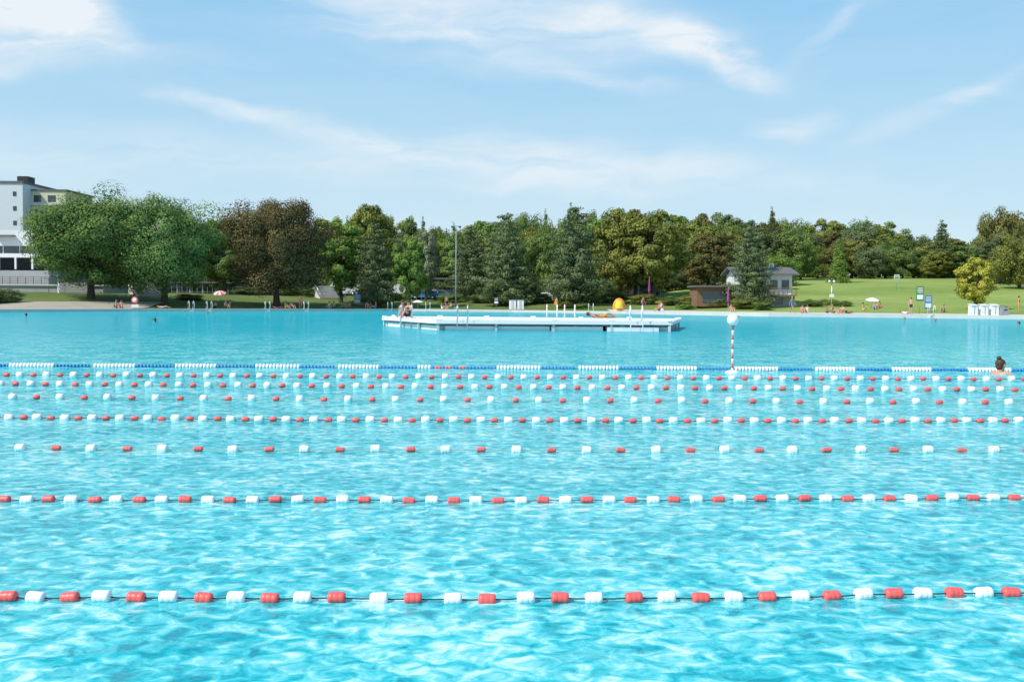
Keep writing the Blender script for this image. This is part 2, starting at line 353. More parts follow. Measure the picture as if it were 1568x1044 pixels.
# ------------------------------------------------------------------ trees
def leaf_mesh(name,seed,kind,nclump,nleaf,leaf,trunkz=0.25,H_=10.0,R=5.0):
    r=np.random.RandomState(seed); C=[];RC=[]
    ph=r.rand(4)*6.28
    if kind in('broad','oval','bushy'):
        z0=H_*trunkz
        while len(C)<nclump:
            d=r.normal(size=3); d/=np.linalg.norm(d); rad=0.30+0.62*r.rand()**0.5
            az=math.atan2(d[1],d[0])
            lob=0.92+0.08*math.sin(3*az+ph[0]+2*d[2])+0.06*math.sin(5*az+ph[1]+4*d[2])+.05*math.sin(7*d[2]+ph[2]+az)
            q=np.sign(d)*np.abs(d)**(0.93 if kind=='broad' else 0.88)*rad*lob
            zz=q[2]
            wf=1.0 if kind!='oval' else (0.80+0.2*math.cos(zz*1.5))
            c=np.array([q[0]*R*wf,q[1]*R*wf,z0+(H_-z0)*(0.46+zz*0.52)])
            if kind=='broad' and zz<-.80: continue
            C.append(c); RC.append((0.5+0.75*r.rand())*(R/5.0)*(1.25 if kind!='oval' else 1.0))
        flat=0.75
    else:
        flat=0.42 if kind=='spruce' else .5
        z0=H_*trunkz
        nl=15 if kind=='pine' else 22
        for i in range(nl):
            f=i/(nl-1); z=z0+(H_-z0)*f
            if kind=='pine': rr=R*(0.92-0.62*f**2.4)*(0.65+.5*r.rand())
            else: rr=R*(1-f)**0.85
            nb=max(3,int((9 if kind=='pine' else 10)*(1-f*.6))); o=r.rand()*6.28
            for j in range(nb):
                a=o+j*6.28/nb+r.normal()*.2; L_=rr*(.65+.45*r.rand())
                for s_ in np.arange(0.3,1.01,0.23):
                    if L_*s_>0.15:
                        C.append(np.array([math.cos(a)*L_*s_,math.sin(a)*L_*s_,z-(0.05 if kind=='pine' else .25)*L_*s_+r.normal()*.1+(.12*L_*s_*s_ if kind=='pine' else 0)])); RC.append((0.35+.35*(1-s_)+.3*r.rand())*(0.55+.6*(1-f))*1.25)
        C.append(np.array([0,0,H_*.97])); RC.append(.3)
    C=np.array(C);RC=np.array(RC); n=len(C)
    ids=r.choice(n,size=nleaf,p=(RC**2/np.sum(RC**2)))
    D=r.normal(size=(nleaf,3)); D/=np.linalg.norm(D,axis=1)[:,None]
    rr=(0.5+0.55*r.rand(nleaf))
    P=C[ids]+D*(RC[ids]*rr)[:,None]*np.array([1,1,flat])
    low=P[:,2]<0.15; P[low,2]=0.15+r.rand(low.sum())*.3
    outw=P-np.array([0,0,H_*.5]); outw/=(np.linalg.norm(outw,axis=1)[:,None]+1e-6)
    nrm=D*.95+outw*.5+r.normal(size=(nleaf,3))*.30+np.array([0,0,.25]); nrm/=np.linalg.norm(nrm,axis=1)[:,None]
    a=np.cross(nrm,r.normal(size=(nleaf,3))); a/=np.linalg.norm(a,axis=1)[:,None]; b=np.cross(nrm,a)
    s=(leaf*(0.6+.8*r.rand(nleaf)))[:,None]
    V=np.empty((nleaf,4,3)); V[:,0]=P-a*s; V[:,1]=P-b*s*.6; V[:,2]=P+a*s*.9; V[:,3]=P+b*s*.6
    ct=r.rand(n); tint=np.clip(ct[ids]*.6+r.rand(nleaf)*.4,0,1); tv=np.repeat(tint,4)
    mb=MB(); lean=r.normal(size=2)*.15
    tp=[(lean[0]*f,lean[1]*f,H_*f*(.92 if kind in('pine','spruce') else .62)) for f in np.linspace(0,1,7)]
    tr=.26*(R/5)**.5
    mb.tube(tp,[tr*1.35,tr,tr*.9,tr*.75,tr*.6,tr*.4,tr*.15],'bark',8)
    nb=10 if kind not in('pine','spruce') else 14
    for i in range(nb):
        c=C[r.randint(n)]; zs=max(H_*.14,min(H_*.6,c[2]*.55)); s0=np.array([lean[0]*.4,lean[1]*.4,zs]); mid=(s0+c)/2+np.array([0,0,.3])
        mb.tube([s0,mid,c],[tr*.38,tr*.25,tr*.08],'bark',5)
    nvt=len(mb.v); verts=[tuple(v) for v in V.reshape(-1,3)]+mb.v
    faces=[(4*i,4*i+1,4*i+2,4*i+3) for i in range(nleaf)]+[[q+4*nleaf for q in f] for f in mb.f]
    me=bpy.data.meshes.new(name); me.from_pydata(verts,[],faces)
    at_=me.attributes.new('tint','FLOAT','POINT'); at_.data.foreach_set('value',np.concatenate([tv,np.zeros(nvt)]).astype(np.float32))
    me.materials.append(FO['green']); me.materials.append(M['bark'])
    me.polygons.foreach_set('material_index',[0]*nleaf+[1]*len(mb.f)); me.update()
    return me
TM=dict(
 broad=[leaf_mesh('broad_%d'%i,1+i,'broad',230,60000,.092,.10) for i in range(3)],
 oval=[leaf_mesh('oval_a',13,'oval',150,19000,.14,.10,R=3.6),leaf_mesh('oval_b',14,'oval',130,19000,.14,.10,R=3.6)],
 bushy=[leaf_mesh('bushy_%d'%i,20+i,'bushy',110,13000,.165,.02) for i in range(4)],
 pine=[leaf_mesh('pine_a',5,'pine',0,17000,.13,.08,R=3.8),leaf_mesh('pine_b',6,'pine',0,17000,.13,.10,R=3.8)],
 spruce=[leaf_mesh('spruce_a',8,'spruce',0,11000,.13,.06,R=2.8)],
)
NOMW=dict(broad=9.4,oval=6.8,bushy=10.0,pine=7.2,spruce=5.8)
def tree(name,kind,vi,px,d,top,wpx,fo,parent=None):
    b=place(px,d)
    zt=PT(px,top,d).z; h=max(1.0,zt-b.z); w=wpx*d/F
    me=TM[kind][vi%len(TM[kind])]
    o=bpy.data.objects.new(name,me); COL.objects.link(o); o.location=(b.x,b.y,b.z-.05)
    o.rotation_euler=(0,0,rng.uniform(0,6.28)); s=w/NOMW[kind]; o.scale=(s,s,h/10.0)
    o.material_slots[0].link='OBJECT'; o.material_slots[0].material=FO[fo]
    if parent: o.parent=parent
    return o
T=tree
T('maple_tree','broad',0,140,118,284,188,'green'); T('maple_tree','broad',1,252,121,287,165,'green')
T('linden_tree','oval',0,343,150,324,90,'green'); T('copper_beech_tree','broad',2,424,128,289,158,'copper')
T('linden_tree','oval',1,522,140,324,90,'bright'); T('ash_tree','oval',0,568,158,301,85,'olive')
T('pine_tree','pine',0,575,137,346,80,'pine'); T('young_maple_tree','oval',1,627,136,350,58,'bright')
T('silver_tree','oval',0,652,150,341,45,'pale'); T('pine_tree','pine',1,722,150,348,80,'pine')
T('pine_tree','pine',0,775,138,332,100,'pine'); T('pine_tree','pine',1,880,133,320,110,'pine')
T('maple_tree','oval',0,950,145,306,90,'olive'); T('poplar_tree','oval',1,1000,140,310,120,'olive')
T('pine_tree','pine',0,1147,122,350,82,'pine'); T('linden_tree','oval',0,1085,150,348,85,'brown')
T('young_yellow_tree','oval',0,1493,112,386,64,'yellow')
T('spruce_tree','spruce',0,1440,190,334,60,'dark'); T('oak_tree','bushy',0,1530,170,306,75,'brown'); T('oak_tree','bushy',1,1560,150,350,90,'olive')
T('spruce_tree','spruce',0,872,170,306,40,'dark'); T('cypress_tree','spruce',0,1283,170,360,40,'bright')
T('spruce_tree','spruce',0,1180,185,313,35,'dark')
sky_px=[-300,0,60,320,350,420,500,545,570,620,680,735,800,870,930,1000,1050,1110,1140,1200,1240,1270,1300,1350,1372,1390,1410,1440,1465,1480,1492,1510,1530,1568,1900]
sky_py=[400,400,380,330,328,335,328,318,312,320,332,327,318,316,309,315,318,315,325,320,332,328,322,326,342,350,356,350,366,382,384,330,318,325,320]
TL=empty('treeline')
fos=['green','dark','olive','green','brown','green','bright','olive','pine','green','olive','bright']
i=0
for d,add,step in ((225,0,24),(205,12,30),(182,28,40),(165,50,46)):
    px=-260 if d>170 else 300
    while px<1860:
        top=float(np.interp(px,sky_px,sky_py))+add*rng.uniform(.4,1.4)+rng.uniform(-4,9)
        kind=rng.choice(['bushy','bushy','bushy','oval','oval','spruce' if d>200 else 'bushy'])
        w=rng.uniform(50,85) if kind!='spruce' else rng.uniform(28,40)
        if not(1462<px<1500 and d<220) and not (1215<px<1460 and d<200):
            if 1462<px<1500: w=30
            tree('treeline_tree',kind,i,px,d,top,w,rng.choice(fos),TL)
        i+=1; px+=step*rng.uniform(.7,1.3)
for px in range(1225,1470,26):
    top=float(np.interp(px,sky_px,sky_py))+rng.uniform(22,50)
    tree('treeline_tree','bushy' if rng.random()<.6 else 'oval',i,px,rng.uniform(186,196),top,rng.uniform(45,70),rng.choice(fos),TL); i+=1
def shrub(px,d,hpx,wpx,fo,name='shrub'):
    b=place(px,d); me=TM['bushy'][rng.randrange(4)]; o=bpy.data.objects.new(name,me); COL.objects.link(o); o.location=(b.x,b.y,b.z-.1)
    o.rotation_euler=(0,0,rng.uniform(0,6)); o.scale=(wpx*d/F/10,wpx*d/F/10,hpx*d/F/10); o.material_slots[0].link='OBJECT'; o.material_slots[0].material=FO[fo]
for px,d,h,w,f in ((10,108,26,50,'dark'),(-25,106,30,50,'green'),(870,138,18,40,'olive'),(905,140,22,60,'green'),(940,139,20,50,'dark'),(985,134,18,50,'olive'),(1030,131,16,55,'green'),(1065,128,20,50,'olive'),(1100,124,16,50,'green'),(1135,120,18,46,'olive'),(1165,118,15,40,'green'),(830,140,20,50,'dark'),(740,144,18,60,'dark'),(690,146,16,50,'green'),(1245,122,14,40,'green'),(1270,124,12,36,'olive'),(1290,121,12,34,'green'),(600,150,14,50,'dark'),(505,150,14,40,'dark'),(290,128,12,50,'dark'),(865,131,14,36,'olive'),(890,129,10,30,'bright'),(1050,122,10,34,'bright'),(480,149,16,50,'dark'),(440,149,14,50,'green'),(380,149,15,60,'dark')):
    shrub(px,d,h,w,f)
hd=empty('hedge')
for k in range(34):
    px=300+k*27; d=158+rng.uniform(-3,3); b=place(px,d); o=bpy.data.objects.new('hedge_clump',TM['bushy'][k%4]); COL.objects.link(o); o.parent=hd
    o.location=(b.x,b.y,b.z-.2); o.rotation_euler=(0,0,k); o.scale=(.45,.45,rng.uniform(.28,.42)); o.material_slots[0].link='OBJECT'; o.material_slots[0].material=FO[rng.choice(['dark','green','dark'])]
# ------------------------------------------------------------------ buildings
def X(px,d): return PT(px,460,d).x
def Z(px,py,d): return PT(px,py,d).z
d=200; mb=MB(); zt=Z(20,280,d); x0,x1=X(-110,d),X(37,d)
mb.box(((x0+x1)/2,d+8,zt/2),(x1-x0,16,zt),'bluewall'); mb.box(((x0+x1)/2,d+8,zt+.2),(x1-x0+.4,16.4,.4),'roof')
xb=X(104,d+4); zb=Z(60,289,d)
mb.box(((x1+xb)/2+.01,d+10,zb/2),(xb-x1,13,zb),'yellowwall'); mb.box(((x1+xb)/2+.2,d+10,zb+.15),(xb-x1+.4,13.4,.3),'roof')
mb.box((X(24,d),d+5,zt+1),(2.2,3,1.6),'dark')
fl=int(zb/2.9)
for k in range(fl):
    z=zb-1.6-k*2.9
    for q,wd in ((x1+1.3,1.5),(x1+4.2,1.6),(x1+6.7,1.4)):
        if q+wd/2<xb: mb.box((q,d+3.49,z),(wd,.06,1.4),'glass'); mb.box((q,d+3.47,z-.8),(wd+.2,.12,.1),'whitepaint')
    mb.box(((x1+xb)/2,d+3.2,z-1.2),(xb-x1-.2,.55,.16),'whitepaint')
    for q in (x0+3,x0+7,x0+11): mb.box((q,d-.02,z+.6),(1.3,.06,1.3),'glass')
    mb.box((x1-1.6,d-.02,z+.6),(.7,.06,.9),'glass')
mb.finish('apartment_block')
d=150; mb=MB(); xa,xb=X(-160,d),X(70,d)
z1=Z(30,352,d); z2=Z(30,376,d); z3=Z(30,388,d); z4=Z(30,394,d); z5=Z(30,412,d); z6=Z(30,436,d)
cx=(xa+xb)/2; wd=xb-xa
mb.prism([(xa,d),(xb-1.2,d),(xb-1.2,d+12),(xa,d+12)],z2,z1,'whitepaint')
mb.box((cx-.3,d+6.3,(z2+z3)/2),(wd-1.0,11.5,z2-z3),'glass')
mb.box((cx,d+6,(z3+z4)/2),(wd,13.5,z3-z4),'whitepaint')
mb.box((cx-.6,d+7,(z4+z5)/2),(wd-1.6,10,z4-z5),'dark')
mb.box((cx+.5,d+5.5,(z5+z6)/2-.1),(wd+1.6,14,z5-z6-.2),'conc')
mb.box((cx+.5,d+5.5,z6/2-.2),(wd+2,12,z6),'dark')
for k in range(9):
    q=xa+1+k*wd/9.0; mb.box((q,d-.8,(z4+z5)/2),(.25,.25,z4-z5),'whitepaint')
    mb.box((q,d+.52,(z2+z3)/2),(.1,.06,z2-z3),'whitepaint')
mb.box((X(10,d),d-.4,(z1+z2)/2+.3),(3,1.2,.2),'roof')
mb.finish('bath_house')
d=128; mb=MB(); xa,xb=X(-200,d),X(158,d); zt=Z(60,437,d)
mb.box(((xa+xb)/2,d+10,zt/2),(xb-xa,20,zt),'conc')
mb.box(((xa+xb)/2,d+10,zt+.09),(xb-xa+.3,20.4,.18),'concl')
for k in range(6): mb.box((xa+3+k*(xb-xa)/6,d-.02,zt*.5),(.06,.05,zt),'greymetal')
n=30
for k in range(n+1):
    q=xa+(xb-xa)*k/n; mb.box((q,d+.2,zt+.65),(.05,.05,.95),'dark')
for hh in (.35,.6,.85,1.12): mb.box(((xa+xb)/2,d+.2,zt+hh),(xb-xa,.04,.04),'dark')
mb.finish('terrace_wall')
def stairs(name,px,d,w,nst,rise=.16,going=.3,rz=0):
    mb=MB()
    for k in range(nst): mb.box((0,k*going,rise*(k+1)/2),(w,going,rise*(k+1)),'concl')
    for sx in (-w/2,w/2):
        mb.tube([(sx,0,.9),(sx,nst*going,nst*rise+.9)],.03,'steel',6)
        for k in range(0,nst+1,4): mb.tube([(sx,k*going,k*rise),(sx,k*going,k*rise+.9)],.02,'steel',6)
    b=place(px,d); return mb.finish(name,(b.x,b.y,b.z-.1),rz)
stairs('staircase',232,127,3,14,rz=.7); stairs('staircase',118,124,4,10,rz=.5); stairs('staircase',505,146,3,12,rz=.5)
def lowbuild(name,px0,px1,d,ptop,wallk,roofk='roof',bays=10):
    mb=MB(); x0,x1=X(px0,d),X(px1,d); g=gz((x0+x1)/2,d)-.3; zt=Z((px0+px1)/2,ptop,d); w=x1-x0
    mb.box((w/2,3,(zt-g)/2),(w,6,zt-g),wallk); mb.box((w/2,2.6,zt-g+.15),(w+.8,7.6,.3),roofk)
    for k in range(bays):
        q=w*(k+.5)/bays; mb.box((q,-.02,(zt-g)*.5),(w/bays*.72,.06,(zt-g)*.55),'glass'); mb.box((q+w/bays/2,-.6,(zt-g)*.5),(.18,.18,zt-g),'conc')
    mb.finish(name,(x0,d,g))
lowbuild('changing_building',235,545,156,434,'greymetal',bays=16); lowbuild('kiosk_building',640,745,160,428,'wood',bays=5)
lowbuild('kiosk_building',960,1010,150,430,'wood',bays=3)
mb=MB(); d=150; xa,xb=X(240,d),X(700,d)
for k in range(60):
    q=xa+(xb-xa)*k/59; mb.box((q,d,gz(q,d)+.5),(.05,.05,1.0),'greymetal')
for hh in (.5,.95): mb.box(((xa+xb)/2,d+.03,gz(0,d)+hh),(xb-xa,.04,.04),'greymetal')
mb.finish('railing')
d=122; b=place(1170,d); mb=MB(); W=(1212-1128)*d/F; g=b.z; zt=Z(1170,420,d)-g
mb.box((0,3,.65),(W,6,1.3),'conc'); mb.box((0,3,1.3+(zt-1.3)/2),(W,6.004,zt-1.3),'whitepaint')
vs=[(-W/2-.6,-1.1,zt-.05),(W/2+.6,-1.1,zt-.05),(W/2+.6,3,zt+.85),(-W/2-.6,3,zt+.85),(-W/2-.6,7,zt-.05),(W/2+.6,7,zt-.05)]
vs+= [(a,b2,c+.16) for a,b2,c in vs]
mb.add(vs,[(0,3,2,1),(3,4,5,2),(6,7,8,9),(9,8,11,10),(0,1,7,6),(4,10,11,5),(1,2,8,7),(2,5,11,8),(0,6,9,3),(3,9,10,4)],'roof')
for s_ in(-1,1): mb.add([(s_*W/2*.999,0,zt),(s_*W/2*.999,6,zt),(s_*W/2*.999,3,zt+.8)],[(0,1,2)],'whitepaint')
for q in (-W*.33,-W*.08,W*.17,W*.38):
    mb.box((q,-.02,zt-1.15),(.9,.08,1.0),'glass'); mb.box((q,-.05,zt-1.72),(1.05,.12,.08),'wood')
    mb.box((q,-.05,zt-.6),(1.05,.1,.07),'whitepaint')
mb.box((W*.1,-.6,1.45),(W*.9,1.3,.14),'wood')
for k in range(12): mb.box((-W*.33+k*W*.078,-1.2,1.9),(.08,.05,.8),'wood')
mb.box((W*.1,-1.2,2.32),(W*.9,.07,.07),'wood')
for q in(-W*.3,W*.1,W*.5): mb.box((q,-1.0,.72),(.15,.15,1.45),'wood')
mb.box((-W*.1,-.03,.75),(.9,.06,1.1),'dark'); mb.box((W*.25,-.03,.8),(1.2,.06,.9),'glass'); mb.box((W*.25,3.2,zt+1.0),(.5,.5,1.0),'conc')
mb.box((-W*.85,3.4,1.2),(W*.7,5,2.4),'wood'); mb.box((-W*.85,3.1,2.5),(W*.8,6,.2),'roof'); mb.box((-W*.85,.88,1.2),(W*.5,.06,1.4),'glass')
mb.finish('chalet_house',b)
# ------------------------------------------------------------------ street furniture
def pole_h(px,d,py): b=place(px,d); return b,Z(px,py,d)-b.z
b,h=pole_h(698,133,346); mb=MB(); mb.tube([(0,0,0),(0,0,h*.5),(0,0,h)],[.10,.075,.055],'greymetal',10)
mb.box((0,0,h),(1.2,.08,.08),'greymetal')
for s_ in(-.5,.5): mb.box((s_,-.12,h-.1),(.34,.3,.26),'greymetal'); mb.box((s_,-.275,h-.12),(.28,.012,.2),'glass')
mb.box((0,0,.15),(.4,.4,.3),'conc'); mb.finish('floodlight_mast',b)
b,h=pole_h(1273,112,432); mb=MB(); mb.tube([(0,0,0),(0,0,h)],[.07,.05],'steel',8)
for a in range(4):
    an=a*1.57+.4; c,s_=math.cos(an)*.35,math.sin(an)*.35; mb.tube([(0,0,h-.2),(c,s_,h-.05),(c,s_,h+.05)],.02,'steel',6); mb.sphere((c,s_,h+.12),.13,'white',10,7)
mb.box((0,-.06,h*.55),(.5,.04,.35),'whitepaint'); mb.finish('street_lamp',b)
def sign(name,px,d,py,w,hh,k1,k2,round_=False):
    b,h=pole_h(px,d,py); mb=MB(); mb.tube([(0,0,0),(0,0,h-.1)],.035,'steel',8)
    if round_:
        mb.tube([(0,-.06,h-w/2),(0,-.03,h-w/2)],w/2,k1,20); mb.tube([(0,-.068,h-w/2),(0,-.061,h-w/2)],w/2*.62,k2,20)
        mb.box((0,-.05,h-w-.22),(w,.03,.3),'whitepaint')
    else:
        mb.box((0,-.06,h-hh/2),(w,.05,hh),k1); mb.box((0,-.09,h-hh*.72),(w*.8,.012,hh*.3),k2)
        for q in range(4): mb.box((0,-.09,h-hh*(.12+.1*q)),(w*.75,.01,hh*.04),k2)
    mb.finish(name,b)
sign('safety_sign',207,111.5,454,.8,1,'red','white',True); sign('safety_sign',1012,120,463,.6,1,'red','white',True)
sign('information_board',547,134.5,450,.9,1.3,'blue','yellow'); sign('green_sign_board',1408,108,438,.8,1.6,'green','white'); sign('information_board',1421,110,452,.8,1.5,'blue','white')
sign('notice_board',760,132,455,.6,.9,'dark','white'); sign('notice_board',1372,150,420,.8,.7,'whitepaint','green')
xg=X(948,121.5); b=Vector((xg,121.5,gz(xg,121.5))); mb=MB()
Wd=20*121/F
mb.sphere((0,0,.45),(Wd*.5,.6,1.15),'orange',22,14,lo=0,hi=.62)
mb.sphere((0,-.25,.55),(Wd*.36,.5,.75),'yellow',18,10,lo=0,hi=.6)
mb.box((0,0,.1),(Wd*.9,1.0,.2),'whitepaint'); mb.box((0,-.55,.45),(.7,.3,.08),'white')
mb.finish('lifeguard_shelter',b)
for px,w in ((785,.9),(797,.85)):
    b=place(px,130); mb=MB(); mb.box((0,0,.65),(w,.7,1.2),'white'); mb.box((0,0,1.28),(w+.1,.8,.06),'greymetal'); mb.box((0,-.36,.65),(w*.42,.02,1.0),'concl'); mb.box((0,0,.04),(w*.8,.5,.06),'dark'); mb.finish('equipment_cabinet',b)
for px in (1490,1506,1522):
    b=place(px,100); mb=MB(); mb.box((0,0,.5),(.66,.7,.95),'white'); mb.add([(-.37,-.42,.98),(.37,-.42,.98),(.37,.42,1.1),(-.37,.42,1.1),(-.37,-.42,1.03),(.37,-.42,1.03),(.37,.42,1.16),(-.37,.42,1.16)],[(0,3,2,1),(4,5,6,7),(0,1,5,4),(1,2,6,5),(2,3,7,6),(3,0,4,7)],'whitepaint')
    mb.box((0,-.36,.55),(.06,.03,.8),'greymetal'); mb.box((0,0,.015),(.5,.5,.05),'dark'); mb.finish('waste_container',b)
b=place(1538,101); mb=MB(); mb.box((0,0,.4),(.6,.6,.8),'greymetal'); mb.sphere((0,0,.8),(.34,.34,.15),'roof',12,6,lo=0,hi=.5); mb.box((0,-.305,.55),(.35,.02,.12),'dark'); mb.finish('litter_bin',b)
def umbrella(px,d,h,r,k,closed=False,tilt=0):
    b=place(px,d); mb=MB(); mb.tube([(0,0,0),(0,0,h)],.025,'whitepaint',6)
    if closed: mb.tube([(0,0,h*.35),(0,0,h*.5),(0,0,h*.8),(0,0,h)],[.10,.17,.10,.02],k,10)
    else:
        n=12; vs=[(0,0,h)]+[(r*math.cos(6.283*j/n),r*math.sin(6.283*j/n),h-.42*r+(.03 if j%2 else 0)) for j in range(n)]+[(r*.5*math.cos(6.283*j/n),r*.5*math.sin(6.283*j/n),h-.15*r) for j in range(n)]
        fs=[(0,13+j,13+(j+1)%n) for j in range(n)]+[(13+j,1+j,1+(j+1)%n,13+(j+1)%n) for j in range(n)]
        for q,f in enumerate(fs): mb.add([vs[a] for a in f],[tuple(range(len(f)))],k if (q%2==0 or k!='red') else 'white')
    o=mb.finish('parasol',b); o.rotation_euler=(tilt,0,0)
umbrella(338,131,1.3,.85,'red',tilt=.35); umbrella(640,133.5,1.2,.8,'white'); umbrella(994,133,3.6,.5,'purple',True); umbrella(1115,113,2.8,.5,'purple',True); umbrella(1335,118,1.3,.8,'white',tilt=.2); umbrella(850,131,1.1,.5,'orange',True)
for px in (282,313,409,470,598,655,905,1455):
    x=X(px,120); y=Ys(x); x=X(px,y); y=Ys(x); mb=MB(); ladder(mb,x,y-.15,gz(x,y)+.06,.55,-1,hh=.9,r=.03,k='white'); mb.finish('pool_ladder')
def car(px,d,k,van=False,rz=0):
    mb=MB(); L_=4.3 if not van else 5.2; hh=1.45 if not van else 2.3
    prof=[(-L_/2,.35),(-L_/2,.85),(-L_/2+.15,.95),(-L_*.28,1.0),(-L_*.16,hh-.05),(-L_*.1,hh),(L_*.28,hh),(L_*.36,hh-.1),(L_*.47,1.0),(L_/2,.9),(L_/2,.35)] if not van else [(-L_/2,.35),(-L_/2,.95),(-L_*.40,1.2),(-L_*.28,hh-.1),(-L_*.22,hh),(L_*.47,hh),(L_/2,hh-.15),(L_/2,.35)]
    n=len(prof); vs=[(x,-.88,z) for x,z in prof]+[(x,.88,z) for x,z in prof]
    mb.add(vs,[tuple(range(n)),tuple(range(n,2*n))[::-1]]+[(i,n+i,n+(i+1)%n,(i+1)%n) for i in range(n)],k)
    for s_ in(-1,1):
        for q in (-.16,.12) if not van else (-.27,): mb.box((L_*q+.35,s_*.885,hh-.36),(L_*.22 if not van else .8,.02,.4),'glass')
        for q in(-.31,.31): mb.tube([(L_*q,s_*.7,.33),(L_*q,s_*.92,.33)],.33,'tyre',16); mb.tube([(L_*q,s_*.925,.33),(L_*q,s_*.93,.33)],.18,'steel',12)
        mb.box((-L_/2-.01,s_*.6,.72),(.03,.3,.14),'white'); mb.box((L_/2+.01,s_*.6,.78),(.03,.25,.14),'red')
    b=place(px,d); mb.finish('parked_van' if van else 'parked_car',b,rz)
car(603,153.5,'whitepaint',True); car(668,154,'white'); car(690,154.5,'greymetal'); car(733,153.5,'red'); car(525,153.5,'white',True,.1); car(850,149,'white'); car(650,153.3,'blue')
# ------------------------------------------------------------------ people
def body(pose):
    J={}
    if pose in('stand','walk'):
        J=dict(pelvis=(0,0,.95,.125),spine=(0,0,1.13,.11),chest=(0,0,1.33,.135),neck=(0,0,1.48,.055),head=(0,-.015,1.58,.085),top=(0,-.01,1.68,.075))
        for s_,n in((-1,'L'),(1,'R')):
            sw=0.22*s_ if pose=='walk' else 0
            J['sh'+n]=(s_*.17,0,1.41,.06);J['el'+n]=(s_*.23,.03-sw*.4,1.14,.042);J['wr'+n]=(s_*.25,-.07-sw,.90,.028);J['ha'+n]=(s_*.25,-.10-sw,.83,.032)
            J['hi'+n]=(s_*.09,0,.88,.092);J['kn'+n]=(s_*.10,-.03+sw,.49,.06);J['an'+n]=(s_*.10,.03+sw*1.6,.08,.038);J['to'+n]=(s_*.11,-.14+sw*1.6,.035,.03)
    elif pose=='sit':
        J=dict(pelvis=(0,0,.13,.13),spine=(0,.05,.32,.115),chest=(0,.08,.52,.135),neck=(0,.05,.67,.055),head=(0,.02,.77,.085),top=(0,.02,.87,.075))
        for s_,n in((-1,'L'),(1,'R')):
            J['sh'+n]=(s_*.17,.07,.60,.06);J['el'+n]=(s_*.24,-.08,.40,.042);J['wr'+n]=(s_*.16,-.30,.42,.028);J['ha'+n]=(s_*.13,-.37,.42,.03)
            J['hi'+n]=(s_*.10,-.05,.12,.092);J['kn'+n]=(s_*.15,-.42,.43,.06);J['an'+n]=(s_*.12,-.66,.07,.038);J['to'+n]=(s_*.13,-.82,.035,.03)
    elif pose=='lie':
        J=dict(pelvis=(0,0,.12,.12),spine=(-.2,0,.12,.11),chest=(-.42,0,.14,.13),neck=(-.58,0,.19,.055),head=(-.68,0,.24,.085),top=(-.78,0,.26,.075))
        for s_,n in((-1,'L'),(1,'R')):
            J['sh'+n]=(-.5,s_*.17,.16,.06);J['el'+n]=(-.36,s_*.3,.06,.042);J['wr'+n]=(-.14,s_*.3,.04,.028);J['ha'+n]=(-.06,s_*.29,.04,.03)
            J['hi'+n]=(.08,s_*.09,.11,.09);J['kn'+n]=(.46,s_*.1,.28 if n=='L' else .07,.06);J['an'+n]=(.84,s_*.11,.05,.038);J['to'+n]=(.92,s_*.12,.15,.03)
    elif pose=='swim':
        J=dict(pelvis=(0,.5,-.35,.12),spine=(0,.35,-.25,.11),chest=(0,.12,-.14,.135),neck=(0,-.01,.0,.055),head=(0,-.03,.10,.088),top=(0,-.02,.20,.078))
        for s_,n in((-1,'L'),(1,'R')):
            J['sh'+n]=(s_*.18,.03,-.03,.06);J['el'+n]=(s_*.32,-.2,-.12,.042);J['wr'+n]=(s_*.2,-.4,-.10,.028);J['ha'+n]=(s_*.18,-.47,-.10,.03)
            J['hi'+n]=(s_*.09,.56,-.38,.09);J['kn'+n]=(s_*.1,.9,-.5,.06);J['an'+n]=(s_*.1,1.3,-.5,.038);J['to'+n]=(s_*.1,1.45,-.5,.03)
    names=list(J); E=[('pelvis','spine'),('spine','chest'),('chest','neck'),('neck','head'),('head','top')]
    for n in'LR': E+=[('chest','sh'+n),('sh'+n,'el'+n),('el'+n,'wr'+n),('wr'+n,'ha'+n),('pelvis','hi'+n),('hi'+n,'kn'+n),('kn'+n,'an'+n),('an'+n,'to'+n)]
    me=bpy.data.meshes.new('tmp'); me.from_pydata([J[n][:3] for n in names],[(names.index(a),names.index(b)) for a,b in E],[])
    o=bpy.data.objects.new('tmp',me); COL.objects.link(o); o.modifiers.new('skin','SKIN')
    for i,n in enumerate(names): sv=me.skin_vertices[0].data[i]; sv.radius=(J[n][3],)*2; sv.use_root=(n=='pelvis')
    ss=o.modifiers.new('ss','SUBSURF'); ss.levels=2; ss.render_levels=2
    dg=bpy.context.evaluated_depsgraph_get(); ev=o.evaluated_get(dg); m2=ev.to_mesh()
    V=[tuple(v.co) for v in m2.vertices]; Fc=[list(p.vertices) for p in m2.polygons]; ev.to_mesh_clear(); bpy.data.objects.remove(o)
    return J,V,Fc
BD={p:body(p) for p in('stand','walk','sit','lie','swim')}
